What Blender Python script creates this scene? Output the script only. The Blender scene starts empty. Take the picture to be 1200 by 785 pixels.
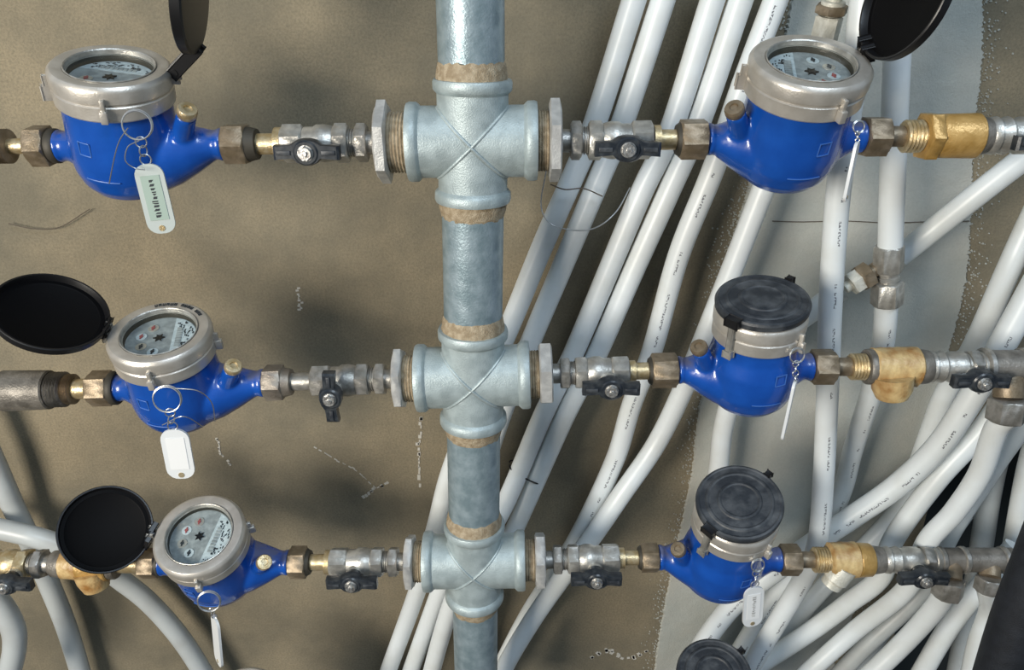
import bpy, bmesh, math, random
from mathutils import Vector, Matrix
random.seed(7)
C = bpy.context.scene.collection
S = bpy.context.scene
R = math.radians
PI = math.pi

# ------------------------------------------------------------------ camera
PITCH = R(24); F = 900.0
cd = bpy.data.cameras.new('camera'); cam = bpy.data.objects.new('camera', cd); C.objects.link(cam)
cd.sensor_width = 36; cd.lens = 36*F/1200; cd.clip_start = 0.01; cd.clip_end = 50
cam.location = (0, 0, 0); cam.rotation_euler = (R(90)-PITCH, 0, 0)
S.camera = cam
# ------------------------------------------------------------------ world, lights, exposure
w = bpy.data.worlds.new('world'); S.world = w; w.use_nodes = True
wn = w.node_tree.nodes; wl = w.node_tree.links; wn.clear()
wo = wn.new('ShaderNodeOutputWorld'); bg = wn.new('ShaderNodeBackground')
tc = wn.new('ShaderNodeTexCoord'); sp = wn.new('ShaderNodeSeparateXYZ'); mr = wn.new('ShaderNodeMapRange')
cr = wn.new('ShaderNodeValToRGB')
wl.new(tc.outputs['Generated'], sp.inputs[0]); wl.new(sp.outputs['Z'], mr.inputs[0])
mr.inputs[1].default_value = -1; mr.inputs[2].default_value = 1
wl.new(mr.outputs[0], cr.inputs[0]); wl.new(cr.outputs[0], bg.inputs[0]); wl.new(bg.outputs[0], wo.inputs[0])
cr.color_ramp.elements[0].position = 0.25; cr.color_ramp.elements[0].color = (0.13, 0.13, 0.12, 1)
cr.color_ramp.elements[1].position = 0.85; cr.color_ramp.elements[1].color = (0.50, 0.66, 0.84, 1)
bg.inputs[1].default_value = 0.50
def area(name, loc, target, size, energy, col):
    ld = bpy.data.lights.new(name, 'AREA'); ld.shape = 'RECTANGLE'; ld.size = size[0]; ld.size_y = size[1]
    ld.energy = energy; ld.color = col
    o = bpy.data.objects.new(name, ld); C.objects.link(o); o.location = loc
    o.rotation_euler = (Vector(target)-Vector(loc)).to_track_quat('-Z', 'Y').to_euler()
    return o
area('work_lamp', (-1.05, -0.75, 0.05), (0.0, 0.62, -0.32), (0.62, 0.62), 38, (1.0, 0.93, 0.82))
area('daylight_window', (0.7, -0.9, 1.6), (0.1, 0.6, -0.3), (1.0, 0.7), 30, (0.74, 0.87, 1.0))
S.view_settings.view_transform = 'Standard'; S.view_settings.look = 'None'
S.view_settings.gamma = 1; S.view_settings.use_curve_mapping = False
S.view_settings.exposure = -0.08

# ------------------------------------------------------------------ pixel -> place (Y = real depth of the plane a thing stands in)
FW = Vector((0, math.cos(PITCH), -math.sin(PITCH))); UP = Vector((0, math.sin(PITCH), math.cos(PITCH))); RT = Vector((1, 0, 0))
def ray(px, py): return RT*((px-600)/F) + UP*((392.5-py)/F) + FW
def at(px, py, Y):
    d = ray(px, py); return d*(Y/d.y)
def mpp(P): return P.dot(FW)/F           # metres per pixel at P
YR = 0.595; YW = 0.75
ROWS = {1: [(-80, 172), (60, 171), (280, 169), (450, 167), (555, 166), (650, 165), (800, 163.5), (1030, 160), (1300, 158)],
        2: [(-80, 460), (120, 455), (325, 448), (468, 443.5), (555, 441), (640, 438), (775, 434), (960, 429.5), (1300, 430)],
        3: [(-80, 661), (180, 660), (480, 658), (555, 657), (632, 656), (760, 653), (925, 656), (1300, 656)],
        4: [(-80, 848), (400, 848), (700, 836), (1300, 834)]}
def rp(row, px):
    t = ROWS[row]
    for (a, ya), (b, yb) in zip(t, t[1:]):
        if px <= b:
            return at(px, ya+(yb-ya)*(px-a)/(b-a), YR)
    return at(px, t[-1][1], YR)

# ------------------------------------------------------------------ materials
def mat(name, col, rough=0.5, metal=0.0, col2=None, scale=60, bump=0.0, bscale=400, mixlo=0.4, mixhi=0.65, coat=0.0, spec=None, detail=4):
    m = bpy.data.materials.new(name); m.use_nodes = True
    nt = m.node_tree; n = nt.nodes; l = nt.links; b = n['Principled BSDF']
    b.inputs['Base Color'].default_value = (*col, 1); b.inputs['Roughness'].default_value = rough; b.inputs['Metallic'].default_value = metal
    if coat: b.inputs['Coat Weight'].default_value = coat
    if spec is not None: b.inputs['Specular IOR Level'].default_value = spec
    co = n.new('ShaderNodeTexCoord')
    if col2:
        nz = n.new('ShaderNodeTexNoise'); nz.inputs['Scale'].default_value = scale; nz.inputs['Detail'].default_value = detail
        l.new(co.outputs['Object'], nz.inputs['Vector'])
        r = n.new('ShaderNodeValToRGB'); r.color_ramp.elements[0].position = mixlo; r.color_ramp.elements[1].position = mixhi
        r.color_ramp.elements[0].color = (*col, 1); r.color_ramp.elements[1].color = (*col2, 1)
        l.new(nz.outputs['Fac'], r.inputs[0]); l.new(r.outputs[0], b.inputs['Base Color'])
    if bump:
        nb = n.new('ShaderNodeTexNoise'); nb.inputs['Scale'].default_value = bscale; nb.inputs['Detail'].default_value = 3
        l.new(co.outputs['Object'], nb.inputs['Vector'])
        bp = n.new('ShaderNodeBump'); bp.inputs['Strength'].default_value = bump; bp.inputs['Distance'].default_value = 0.001
        l.new(nb.outputs['Fac'], bp.inputs['Height']); l.new(bp.outputs[0], b.inputs['Normal'])
    return m
M = {}
M['galv'] = mat('galvanised', (0.31, 0.37, 0.38), 0.45, 0.3, (0.40, 0.47, 0.48), 90, 0.35, 900)
M['galvpipe'] = mat('galvanised_pipe', (0.20, 0.27, 0.30), 0.36, 0.4, (0.34, 0.42, 0.46), 90, 0.3, 500, 0.35, 0.7)
M['galvdull'] = mat('dull_zinc', (0.40, 0.40, 0.39), 0.45, 0.4, (0.55, 0.55, 0.53), 120, 0.3, 800)
M['hemp'] = mat('hemp_sealant', (0.26, 0.20, 0.125), 0.8, 0.0, (0.40, 0.33, 0.23), 200, 0.8, 900)
M['steel'] = mat('worn_steel', (0.30, 0.29, 0.26), 0.38, 0.7, (0.46, 0.44, 0.41), 150, 0.3, 900)
M['nickel'] = mat('nickel_plate', (0.36, 0.35, 0.32), 0.36, 0.65, (0.56, 0.55, 0.51), 110, 0.3, 700)
M['collar'] = mat('brushed_alloy', (0.50, 0.47, 0.42), 0.36, 0.6, (0.60, 0.57, 0.52), 80, 0.15, 900)
M['nut'] = mat('tarnished_brass', (0.20, 0.155, 0.10), 0.45, 0.55, (0.30, 0.24, 0.17), 120, 0.3, 800)
M['nutgrey'] = mat('tarnished_grey_nut', (0.22, 0.19, 0.16), 0.42, 0.6, (0.30, 0.27, 0.23), 120, 0.3, 800)
M['brass'] = mat('pale_brass', (0.50, 0.38, 0.20), 0.35, 0.7, (0.62, 0.52, 0.34), 200, 0.3, 900)
M['gold'] = mat('ochre_brass', (0.36, 0.21, 0.055), 0.36, 0.3, (0.56, 0.36, 0.13), 70, 0.5, 400, 0.35, 0.7)
M['tape'] = mat('yellowed_sealing_tape', (0.27, 0.13, 0.035), 0.42, 0.0, (0.62, 0.47, 0.23), 75, 0.9, 260, 0.3, 0.7)
M['dark'] = mat('dark_ring', (0.05, 0.045, 0.035), 0.6, 0.3)
M['oldmetal'] = mat('dirty_grey_metal', (0.12, 0.11, 0.095), 0.45, 0.4, (0.26, 0.24, 0.21), 60, 0.5, 500)
M['blue'] = mat('blue_enamel', (0.005, 0.060, 0.32), 0.25, 0.0, (0.007, 0.075, 0.38), 40, 0.12, 350, coat=0.4)
nt = M['blue'].node_tree; n = nt.nodes; l = nt.links; b = n['Principled BSDF']; src = b.inputs['Base Color'].links[0].from_socket
ge = n.new('ShaderNodeNewGeometry'); sx = n.new('ShaderNodeSeparateXYZ'); l.new(ge.outputs['Normal'], sx.inputs[0])
m1 = n.new('ShaderNodeMapRange'); m1.inputs[1].default_value = 0.45; m1.inputs[2].default_value = 0.85; l.new(sx.outputs['Z'], m1.inputs[0])
nz = n.new('ShaderNodeTexNoise'); nz.inputs['Scale'].default_value = 90; co = n.new('ShaderNodeTexCoord'); l.new(co.outputs['Object'], nz.inputs['Vector'])
m2 = n.new('ShaderNodeMapRange'); m2.inputs[1].default_value = 0.3; m2.inputs[2].default_value = 0.52; m2.inputs[4].default_value = 0.7; l.new(nz.outputs['Fac'], m2.inputs[0])
mu = n.new('ShaderNodeMath'); mu.operation = 'MULTIPLY'; l.new(m1.outputs[0], mu.inputs[0]); l.new(m2.outputs[0], mu.inputs[1])
mi = n.new('ShaderNodeMix'); mi.data_type = 'RGBA'; l.new(mu.outputs[0], mi.inputs['Factor']); l.new(src, mi.inputs['A']); mi.inputs['B'].default_value = (0.13, 0.13, 0.17, 1); l.new(mi.outputs['Result'], b.inputs['Base Color'])
ra = n.new('ShaderNodeMapRange'); ra.inputs[3].default_value = 0.25; ra.inputs[4].default_value = 0.8; l.new(mu.outputs[0], ra.inputs[0]); l.new(ra.outputs[0], b.inputs['Roughness'])
M['mark'] = mat('worn_blue_edge', (0.035, 0.12, 0.40), 0.4)
M['dust'] = mat('dusty_blue_enamel', (0.12, 0.16, 0.27), 0.7)
M['black'] = mat('black_plastic', (0.006, 0.006, 0.007), 0.38, 0.0)
M['lidin'] = mat('black_lid_inside', (0.0025, 0.0025, 0.003), 0.6, 0.0, spec=0.1)
M['liddust'] = mat('dusty_black_plastic', (0.018, 0.022, 0.028), 0.5, 0.0, (0.075, 0.082, 0.09), 70, 0.4, 300, 0.42, 0.72)
M['handle'] = mat('handle_plastic', (0.014, 0.018, 0.024), 0.3, 0.0, (0.04, 0.045, 0.05), 200, 0.1, 300)
M['chrome'] = mat('bright_screw', (0.62, 0.62, 0.60), 0.3, 0.8, (0.35, 0.33, 0.31), 500, 0.3, 900)
M['wire'] = mat('steel_wire', (0.55, 0.56, 0.56), 0.3, 0.9)
M['rustwire'] = mat('dark_wire', (0.10, 0.08, 0.06), 0.6, 0.3)
M['tagwhite'] = mat('white_tag_plastic', (0.60, 0.62, 0.63), 0.35)
M['tagclear'] = mat('greenish_tag_plastic', (0.42, 0.46, 0.44), 0.3)
M['paper'] = mat('paper_insert', (0.30, 0.38, 0.33), 0.8)
M['paperwhite'] = mat('white_paper', (0.66, 0.67, 0.67), 0.8)
M['ink'] = mat('ink', (0.02, 0.025, 0.03), 0.7)
M['dialpale'] = mat('pale_dial_print', (0.44, 0.49, 0.51), 0.45, 0.0, (0.56, 0.61, 0.63), 300)
M['dial'] = mat('dial_plate', (0.22, 0.235, 0.24), 0.45, 0.0, (0.34, 0.36, 0.36), 150)
M['red'] = mat('dull_red', (0.30, 0.07, 0.07), 0.5)
M['fitwhite'] = mat('dusty_ivory_metal', (0.52, 0.51, 0.44), 0.45, 0.2, (0.66, 0.65, 0.58), 150, 0.4, 700)
M['foam'] = mat('black_foam_rubber', (0.005, 0.007, 0.011), 0.65, 0.0, (0.010, 0.013, 0.019), 100, 0.5, 900)
M['scratch'] = mat('pale_scratch', (0.50, 0.48, 0.43), 0.9)
# clear glass
g = bpy.data.materials.new('dial_glass'); g.use_nodes = True; n = g.node_tree.nodes; l = g.node_tree.links
n.clear(); o_ = n.new('ShaderNodeOutputMaterial'); mx = n.new('ShaderNodeMixShader'); tr = n.new('ShaderNodeBsdfTransparent'); gl = n.new('ShaderNodeBsdfGlossy')
fr = n.new('ShaderNodeLayerWeight'); fr.inputs[0].default_value = 0.35; pw = n.new('ShaderNodeMath'); pw.operation = 'POWER'; pw.inputs[1].default_value = 4; l.new(fr.outputs['Facing'], pw.inputs[0])
mp = n.new('ShaderNodeMath'); mp.operation = 'MULTIPLY_ADD'; mp.inputs[1].default_value = 0.6; mp.inputs[2].default_value = 0.03; l.new(pw.outputs[0], mp.inputs[0]); gl.inputs['Roughness'].default_value = 0.06; tr.inputs[0].default_value = (0.9, 0.94, 0.94, 1)
l.new(mp.outputs[0], mx.inputs[0]); l.new(tr.outputs[0], mx.inputs[1]); l.new(gl.outputs[0], mx.inputs[2]); l.new(mx.outputs[0], o_.inputs[0])
M['glass'] = g
# pipes: white plastic; with a printed line for the marked ones
def pexmat(name, col, col2, printed):
    m = mat(name, col, 0.36, 0.0, col2, 22, 0.05, 200, 0.45, 0.75)
    if not printed: return m
    nt = m.node_tree; n = nt.nodes; l = nt.links; b = n['Principled BSDF']
    src = b.inputs['Base Color'].links[0].from_socket
    uv = n.new('ShaderNodeTexCoord'); sx = n.new('ShaderNodeSeparateXYZ'); l.new(uv.outputs['UV'], sx.inputs[0])
    def math_(op, a, c=None):
        q = n.new('ShaderNodeMath'); q.operation = op
        for i, v in enumerate((a, c)):
            if v is None: continue
            if isinstance(v, (int, float)): q.inputs[i].default_value = v
            else: l.new(v, q.inputs[i])
        return q.outputs[0]
    band = math_('LESS_THAN', math_('ABSOLUTE', math_('SUBTRACT', sx.outputs['Y'], 0.5)), 0.017)
    nz = n.new('ShaderNodeTexNoise'); nz.inputs['Scale'].default_value = 1; nz.inputs['Detail'].default_value = 1
    cb = n.new('ShaderNodeCombineXYZ'); l.new(math_('MULTIPLY', sx.outputs['X'], 700), cb.inputs[0]); l.new(math_('MULTIPLY', sx.outputs['Y'], 34), cb.inputs[1])
    l.new(cb.outputs[0], nz.inputs['Vector'])
    n2 = n.new('ShaderNodeTexNoise'); n2.inputs['Scale'].default_value = 1
    cb2 = n.new('ShaderNodeCombineXYZ'); l.new(math_('MULTIPLY', sx.outputs['X'], 26), cb2.inputs[0]); l.new(cb2.outputs[0], n2.inputs['Vector'])
    msk = math_('MULTIPLY', band, math_('MULTIPLY', math_('GREATER_THAN', nz.outputs['Fac'], 0.5), math_('GREATER_THAN', n2.outputs['Fac'], 0.5)))
    mix = n.new('ShaderNodeMix'); mix.data_type = 'RGBA'
    l.new(msk, mix.inputs['Factor']); l.new(src, mix.inputs['A']); mix.inputs['B'].default_value = (0.16, 0.165, 0.18, 1)
    l.new(mix.outputs['Result'], b.inputs['Base Color'])
    return m
M['pex'] = pexmat('white_pipe_plastic', (0.68, 0.72, 0.73), (0.60, 0.62, 0.60), False)
M['pexprint'] = pexmat('white_pipe_plastic_printed', (0.68, 0.72, 0.73), (0.60, 0.62, 0.60), True)
M['pexgrey'] = pexmat('greyish_pipe_plastic', (0.46, 0.49, 0.49), (0.38, 0.39, 0.38), False)
# wall: sandy olive cement render
def wallmat(name, c1, c2, c3, grain=0.35):
    m = bpy.data.materials.new(name); m.use_nodes = True; nt = m.node_tree; n = nt.nodes; l = nt.links; b = n['Principled BSDF']
    b.inputs['Roughness'].default_value = 0.92; b.inputs['Specular IOR Level'].default_value = 0.2
    co = n.new('ShaderNodeTexCoord')
    def nz(s, d=5, rough=0.6):
        q = n.new('ShaderNodeTexNoise'); q.inputs['Scale'].default_value = s; q.inputs['Detail'].default_value = d; q.inputs['Roughness'].default_value = rough
        l.new(co.outputs['Object'], q.inputs['Vector']); return q.outputs['Fac']
    r = n.new('ShaderNodeValToRGB'); r.color_ramp.elements[0].position = 0.38; r.color_ramp.elements[1].position = 0.64
    r.color_ramp.elements[0].color = (*c1, 1); r.color_ramp.elements[1].color = (*c2, 1); l.new(nz(7), r.inputs[0])
    r2 = n.new('ShaderNodeValToRGB'); r2.color_ramp.elements[0].position = 0.40; r2.color_ramp.elements[1].position = 0.66
    r2.color_ramp.elements[0].color = (0, 0, 0, 1); r2.color_ramp.elements[1].color = (1, 1, 1, 1); l.new(nz(420, 3, 0.7), r2.inputs[0])
    mx = n.new('ShaderNodeMix'); mx.data_type = 'RGBA'; ml = n.new('ShaderNodeMath'); ml.operation = 'MULTIPLY'; ml.inputs[1].default_value = grain
    l.new(r2.outputs[0], ml.inputs[0]); l.new(ml.outputs[0], mx.inputs['Factor']); l.new(r.outputs[0], mx.inputs['A']); mx.inputs['B'].default_value = (*c3, 1)
    l.new(mx.outputs['Result'], b.inputs['Base Color'])
    bp = n.new('ShaderNodeBump'); bp.inputs['Strength'].default_value = 0.6; bp.inputs['Distance'].default_value = 0.0012
    l.new(nz(500, 4, 0.7), bp.inputs['Height'])
    bp2 = n.new('ShaderNodeBump'); bp2.inputs['Strength'].default_value = 0.5; bp2.inputs['Distance'].default_value = 0.006
    l.new(nz(18, 3), bp2.inputs['Height']); l.new(bp.outputs[0], bp2.inputs['Normal']); l.new(bp2.outputs[0], b.inputs['Normal'])
    return m
M['wall'] = wallmat('olive_cement_render', (0.175, 0.155, 0.112), (0.285, 0.238, 0.16), (0.11, 0.10, 0.075), 0.45)
M['patch'] = wallmat('pale_plaster', (0.40, 0.42, 0.39), (0.47, 0.46, 0.41), (0.28, 0.29, 0.27), 0.18)
M['deepshade'] = mat('painted_deep_shade', (0.02, 0.025, 0.025), 0.9)  # near-black colour that paints in deep shade behind the pipes

# ------------------------------------------------------------------ mesh helpers
MATW = {}
def obj(name, bm, m, parent=None, kind=None, sharp=38, recalc=True):
    """bm is in world space unless the parent was made with a matrix; then it is brought into the parent's space"""
    if recalc: bmesh.ops.recalc_face_normals(bm, faces=bm.faces)
    if parent is not None and parent.name in MATW: bm.transform(MATW[parent.name].inverted())
    me = bpy.data.meshes.new(name); bm.to_mesh(me); bm.free()
    for p in me.polygons: p.use_smooth = True
    try: me.set_sharp_from_angle(angle=R(sharp))
    except Exception: pass
    me.materials.append(M[m] if isinstance(m, str) else m)
    o = bpy.data.objects.new(name, me); C.objects.link(o)
    if parent is not None:
        o.parent = parent
        if parent.name in MATW: MATW[o.name] = MATW[parent.name]
    if kind: o['kind'] = kind
    return o
def thing(name, label, cat, Mx, group=None):
    o = bpy.data.objects.new(name, None); C.objects.link(o); o.empty_display_size = 0.02
    if isinstance(Mx, Vector): Mx = Matrix.Translation(Mx)
    o.matrix_world = Mx; MATW[o.name] = Mx.copy()
    o['label'] = label; o['category'] = cat
    if group: o['group'] = group
    return o
def tag(o, label, cat, group=None):
    o['label'] = label; o['category'] = cat
    if group: o['group'] = group
    return o
def recenter(o):
    """origin of a one-mesh thing to its middle"""
    me = o.data; c = sum((v.co for v in me.vertices), Vector())/len(me.vertices)
    me.transform(Matrix.Translation(-c)); o.location = c; return o
def frame(axis, ref=Vector((0, 0, 1))):
    a = axis.normalized()
    if abs(a.dot(ref)) > 0.98: ref = Vector((0, -1, 0))
    u = (ref - a*ref.dot(a)).normalized(); v = a.cross(u); return u, v
def loft(bm, rings, caps=True, closed=False):
    """rings: list of lists of Vector with equal counts"""
    vs = [[bm.verts.new(p) for p in r] for r in rings]; n = len(vs[0])
    pairs = list(zip(vs, vs[1:])) + ([(vs[-1], vs[0])] if closed else [])
    for a, b in pairs:
        for i in range(n):
            bm.faces.new((a[i], a[(i+1) % n], b[(i+1) % n], b[i]))
    if caps and not closed:
        bm.faces.new(vs[0][::-1]); bm.faces.new(vs[-1])
    return vs
def lathe(bm, P0, axis, prof, segs=32, rot=0, caps=True, ref=Vector((0, 0, 1)), scale=None):
    """prof: (distance along the axis, radius)"""
    a = axis.normalized(); u, v = frame(a, ref); rings = []
    for d, r in prof:
        c = P0 + a*d
        rings.append([c + (u*math.cos(rot+2*PI*i/segs) + v*math.sin(rot+2*PI*i/segs))*max(r, 1e-5) for i in range(segs)])
    loft(bm, rings, caps)
def hexa(bm, P0, axis, d0, d1, r, ch=0.0012, rot=0, ref=Vector((0, 0, 1))):
    """hex nut, r = across flats / 2, chamfered ends"""
    R6 = r/math.cos(PI/6)
    a = axis.normalized(); u, v = frame(a, ref); s = 1 if d1 > d0 else -1
    rings = []
    N = 24
    def ring(d, rr, rnd):
        out = []
        for i in range(N):
            t = rot + 2*PI*i/N
            k = ((t-rot) % (PI/3)) - PI/6
            rad = min(r/math.cos(k), rr) if rnd else r/math.cos(k)
            out.append(P0 + a*d + (u*math.cos(t)+v*math.sin(t))*rad)
        return out
    rings = [ring(d0, r*0.98, True), ring(d0+s*ch, R6*1.01, True), ring(d1-s*ch, R6*1.01, True), ring(d1, r*0.98, True)]
    loft(bm, rings)
def box(bm, c, sx, sy, sz, Mx=None, bev=0.0):
    r = bmesh.ops.create_cube(bm, size=1.0); vs = r['verts']
    T = Matrix.Translation(c) if Mx is None else Mx @ Matrix.Translation(c)
    for q in vs: q.co = T @ Vector((q.co.x*sx, q.co.y*sy, q.co.z*sz))
    if bev:
        es = list({e for q in vs for e in q.link_edges})
        bmesh.ops.bevel(bm, geom=es, offset=bev, segments=2, affect='EDGES', profile=0.5)
def spline(pts, k=10):
    out = []; n = len(pts)
    for i in range(n-1):
        p0 = pts[max(i-1, 0)]; p1 = pts[i]; p2 = pts[i+1]; p3 = pts[min(i+2, n-1)]
        if i == 0: p0 = p1*2 - p2
        if i == n-2: p3 = p2*2 - p1
        for j in range(k):
            t = j/k
            out.append(0.5*((2*p1) + (p2-p0)*t + (2*p0-5*p1+4*p2-p3)*t*t + (3*p1-p0-3*p2+p3)*t**3))
    out.append(pts[-1].copy()); return out
def tube(bm, pts, r, segs=16, closed=False, uv=False, front=0.5):
    rings = []; n = len(pts); L = 0; Ls = []
    for i, p in enumerate(pts):
        if closed: t = pts[(i+1) % n] - pts[i-1]
        else: t = pts[min(i+1, n-1)] - pts[max(i-1, 0)]
        u, v = frame(t, Vector((0, -1, 0)))
        rr = r[i] if isinstance(r, list) else r
        rings.append([p + (u*math.cos(2*PI*(j/segs-front)) + v*math.sin(2*PI*(j/segs-front)))*rr for j in range(segs)])
        if i: L += (p-pts[i-1]).length
        Ls.append(L)
    vs = loft(bm, rings, closed=closed)
    if uv:
        lay = bm.loops.layers.uv.new('uv'); idx = {}
        for i, ring in enumerate(vs):
            for j, q in enumerate(ring): idx[q] = (Ls[i], j)
        for f in bm.faces:
            js = [idx[lp.vert][1] for lp in f.loops]; wrap = len(f.loops) == 4 and 0 in js and segs-1 in js
            for lp in f.loops:
                l_, j = idx[lp.vert]
                if wrap and j == 0: j = segs
                lp[lay].uv = (l_, j/segs)
def torus(bm, c, nrm, r, rt, segs=28, st=8, ref=Vector((0, 0, 1))):
    u, v = frame(nrm, ref)
    tube(bm, [c + (u*math.cos(2*PI*i/segs)+v*math.sin(2*PI*i/segs))*r for i in range(segs)], rt, st, closed=True)
def B(): return bmesh.new()

# ------------------------------------------------------------------ the setting
bm = B()
X0, X1, Z0, Z1 = -1.0, 1.05, -1.25, 0.45
hA = at(1112, 505, YW); hx0 = hA.x; hz1 = hA.z; hx1 = 0.95; hz0 = -1.15       # made-up recess low on the right, standing in for deep shade
T_ = 0.06
def quadbox(x0, x1, z0, z1): box(bm, Vector(((x0+x1)/2, YW+T_/2, (z0+z1)/2)), x1-x0, T_, z1-z0)
quadbox(X0, hx0, Z0, Z1); quadbox(hx0, X1, hz1, Z1); quadbox(hx0, X1, Z0, hz0); quadbox(hx1, X1, hz0, hz1)
obj('wall_back', bm, 'wall', kind='structure')
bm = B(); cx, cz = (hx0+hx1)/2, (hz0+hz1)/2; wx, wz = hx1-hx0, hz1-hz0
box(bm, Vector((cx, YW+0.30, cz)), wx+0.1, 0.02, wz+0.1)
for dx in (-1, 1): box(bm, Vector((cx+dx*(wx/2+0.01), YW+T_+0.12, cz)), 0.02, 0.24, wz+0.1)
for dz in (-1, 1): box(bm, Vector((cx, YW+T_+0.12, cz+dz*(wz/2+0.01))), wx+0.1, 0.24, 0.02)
obj('trim_1', bm, 'deepshade', kind='structure')  # added box behind the wall, its dark colour stands in for shade
# pale plaster patch behind the right-hand meters, ragged edges, 2 mm proud
lft = [(935, -60), (915, 60), (893, 150), (872, 230), (850, 300), (838, 350), (818, 480), (808, 560), (788, 660), (772, 740), (760, 830)]
rgt = [(1150, -60), (1152, 60), (1142, 160), (1138, 250), (1132, 330), (1108, 425), (1085, 500), (1065, 575), (1030, 650), (1000, 720), (960, 830)]
def ragged(pts, amp):
    out = []
    P = [at(x, y, YW) for x, y in pts]
    for p in spline(P, 60):
        out.append(p + Vector((random.gauss(0, amp), 0, 0)))
    return out
Lp, Rp = ragged(lft, 0.0007), ragged(rgt, 0.0009)
bm = B(); k = len(Lp); rows_ = []
for i in range(k):
    a, b = Lp[i], Rp[i]
    rows_.append([Vector((a.x, YW+0.001, a.z)), Vector((a.x+0.002, YW-0.0025, a.z)), Vector((a.x*0.5+b.x*0.5, YW-0.003, (a.z+b.z)/2)), Vector((b.x-0.002, YW-0.0025, b.z)), Vector((b.x, YW+0.001, b.z))])
vs = [[bm.verts.new(p) for p in r] for r in rows_]
for a, b in zip(vs, vs[1:]):
    for i in range(4): bm.faces.new((a[i], a[i+1], b[i+1], b[i]))
obj('trim_2', bm, 'patch', kind='structure')
# flecks of the same plaster spattered along the patch edge
bm = B()
for i in range(1500):
    if i % 2: q = random.choice(Rp); p = q + Vector((abs(random.gauss(0, 0.010)), 0, random.gauss(0, 0.006)))
    else: q = random.choice(Lp); p = q + Vector((-abs(random.gauss(0, 0.007)), 0, random.gauss(0, 0.006)))
    r = random.uniform(0.0004, 0.0011); a0 = random.random()*6
    lathe(bm, Vector((p.x, YW+0.0005, p.z)), Vector((0, -1, 0)), [(0, r*1.2), (0.0015, r*0.7)], 6, a0)
obj('trim_3', bm, 'patch', kind='structure')
def groove(name, pts, h, label=None):
    P = spline([at(x, y, YW-0.0032) for x, y in pts], 8); bm = B(); tube(bm, P, h, 6); return obj(name, bm, 'rustwire', kind='structure')
groove('trim_4', [(905, 259), (940, 260), (990, 259), (1040, 261), (1085, 260), (1136, 259)], 0.0005)
def smear(name, pts, wpx, label):
    P = [at(x, y, YW-0.0002) for x, y in pts]; pp = spline(P, 8); bm = B()
    for i in range(len(pp)-1):
        if random.random() < 0.25: continue
        r = mpp(pp[i])*wpx*random.uniform(0.3, 1)
        d = (pp[i+1]-pp[i]); c = (pp[i]+pp[i+1])/2
        ang = math.atan2(d.z, d.x)
        Mx = Matrix.Translation(c+Vector((random.gauss(0, r*.4), 0, random.gauss(0, r*.4)))) @ Matrix.Rotation(-ang, 4, 'Y')
        box(bm, Vector((0, 0, 0)), d.length*1.1, 0.0012, r, Mx)
    o = obj(name, bm, 'scratch', None); recenter(o); tag(o, label, 'scratch')
smear('plaster_scratch', [(348, 338), (351, 352), (354, 366)], 4, 'short pale scratch on wall above middle left valve')
smear('plaster_scratch', [(368, 523), (392, 537), (418, 552), (440, 572)], 1.6, 'long thin pale scratch on wall below the upright black lever')
smear('plaster_scratch', [(424, 583), (440, 573), (457, 563)], 4, 'bright white slash on wall above bottom left valve')
smear('plaster_scratch', [(494, 488), (492, 515), (491, 540), (490, 570)], 4, 'vertical trail of flaked plaster on wall just left of riser')
smear('plaster_scratch', [(690, 772), (712, 762), (735, 770), (760, 762)], 6, 'pale plaster smear low on wall below bottom right valve')
smear('plaster_scratch', [(255, 512), (258, 530), (270, 545)], 3, 'small pale flecks on wall right of middle left tag')

# ------------------------------------------------------------------ riser: four pipe lengths, three crosses
CX = {1: (554, 166), 2: (554.5, 441), 3: (556, 657)}
CP = {k: at(*v, YR) for k, v in CX.items()}
PR = 0.0245
topP = at(550, -60, YR); botP = at(559, 860, YR)
names = [('top length of galvanised riser pipe running out of frame above top cross', topP, CP[1]),
         ('galvanised riser pipe length between top and middle crosses', CP[1], CP[2]),
         ('galvanised riser pipe length between middle and bottom crosses', CP[2], CP[3]),
         ('lowest length of galvanised riser pipe below bottom cross', CP[3], botP)]
HV = 0.0455; HH = 0.049
PRS = {0: 0.0245, 1: 0.0245, 2: 0.0240, 3: 0.0225}
for i, (lab, a, b) in enumerate(names):
    d = (b-a).normalized(); L = (b-a).length; r = PRS[i]
    s0 = 0 if i == 0 else HV-0.012; s1 = L if i == 3 else L-HV+0.012
    t = thing('riser_pipe', lab, 'pipe', a + d*s0, 'lengths of the riser')
    bm = B(); lathe(bm, a, d, [(s0, r), (s1, r)], 48); obj('pipe', bm, 'galvpipe', t)
    for (k0, sg, on) in ((HV, 1, i > 0), (L-HV, -1, i < 3)):
        if not on: continue
        bm = B(); lathe(bm, a+d*k0, d*sg, [(-0.003, r), (-0.002, r+0.0020), (0.002, r+0.0022), (0.006, r+0.0016), (0.0095, r+0.0008), (0.0125, r)], 48)
        for v in bm.verts: v.co += Vector((random.gauss(0, .0002), random.gauss(0, .0002), random.gauss(0, .0004)))
        obj('sealant_band', bm, 'hemp', t)
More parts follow.
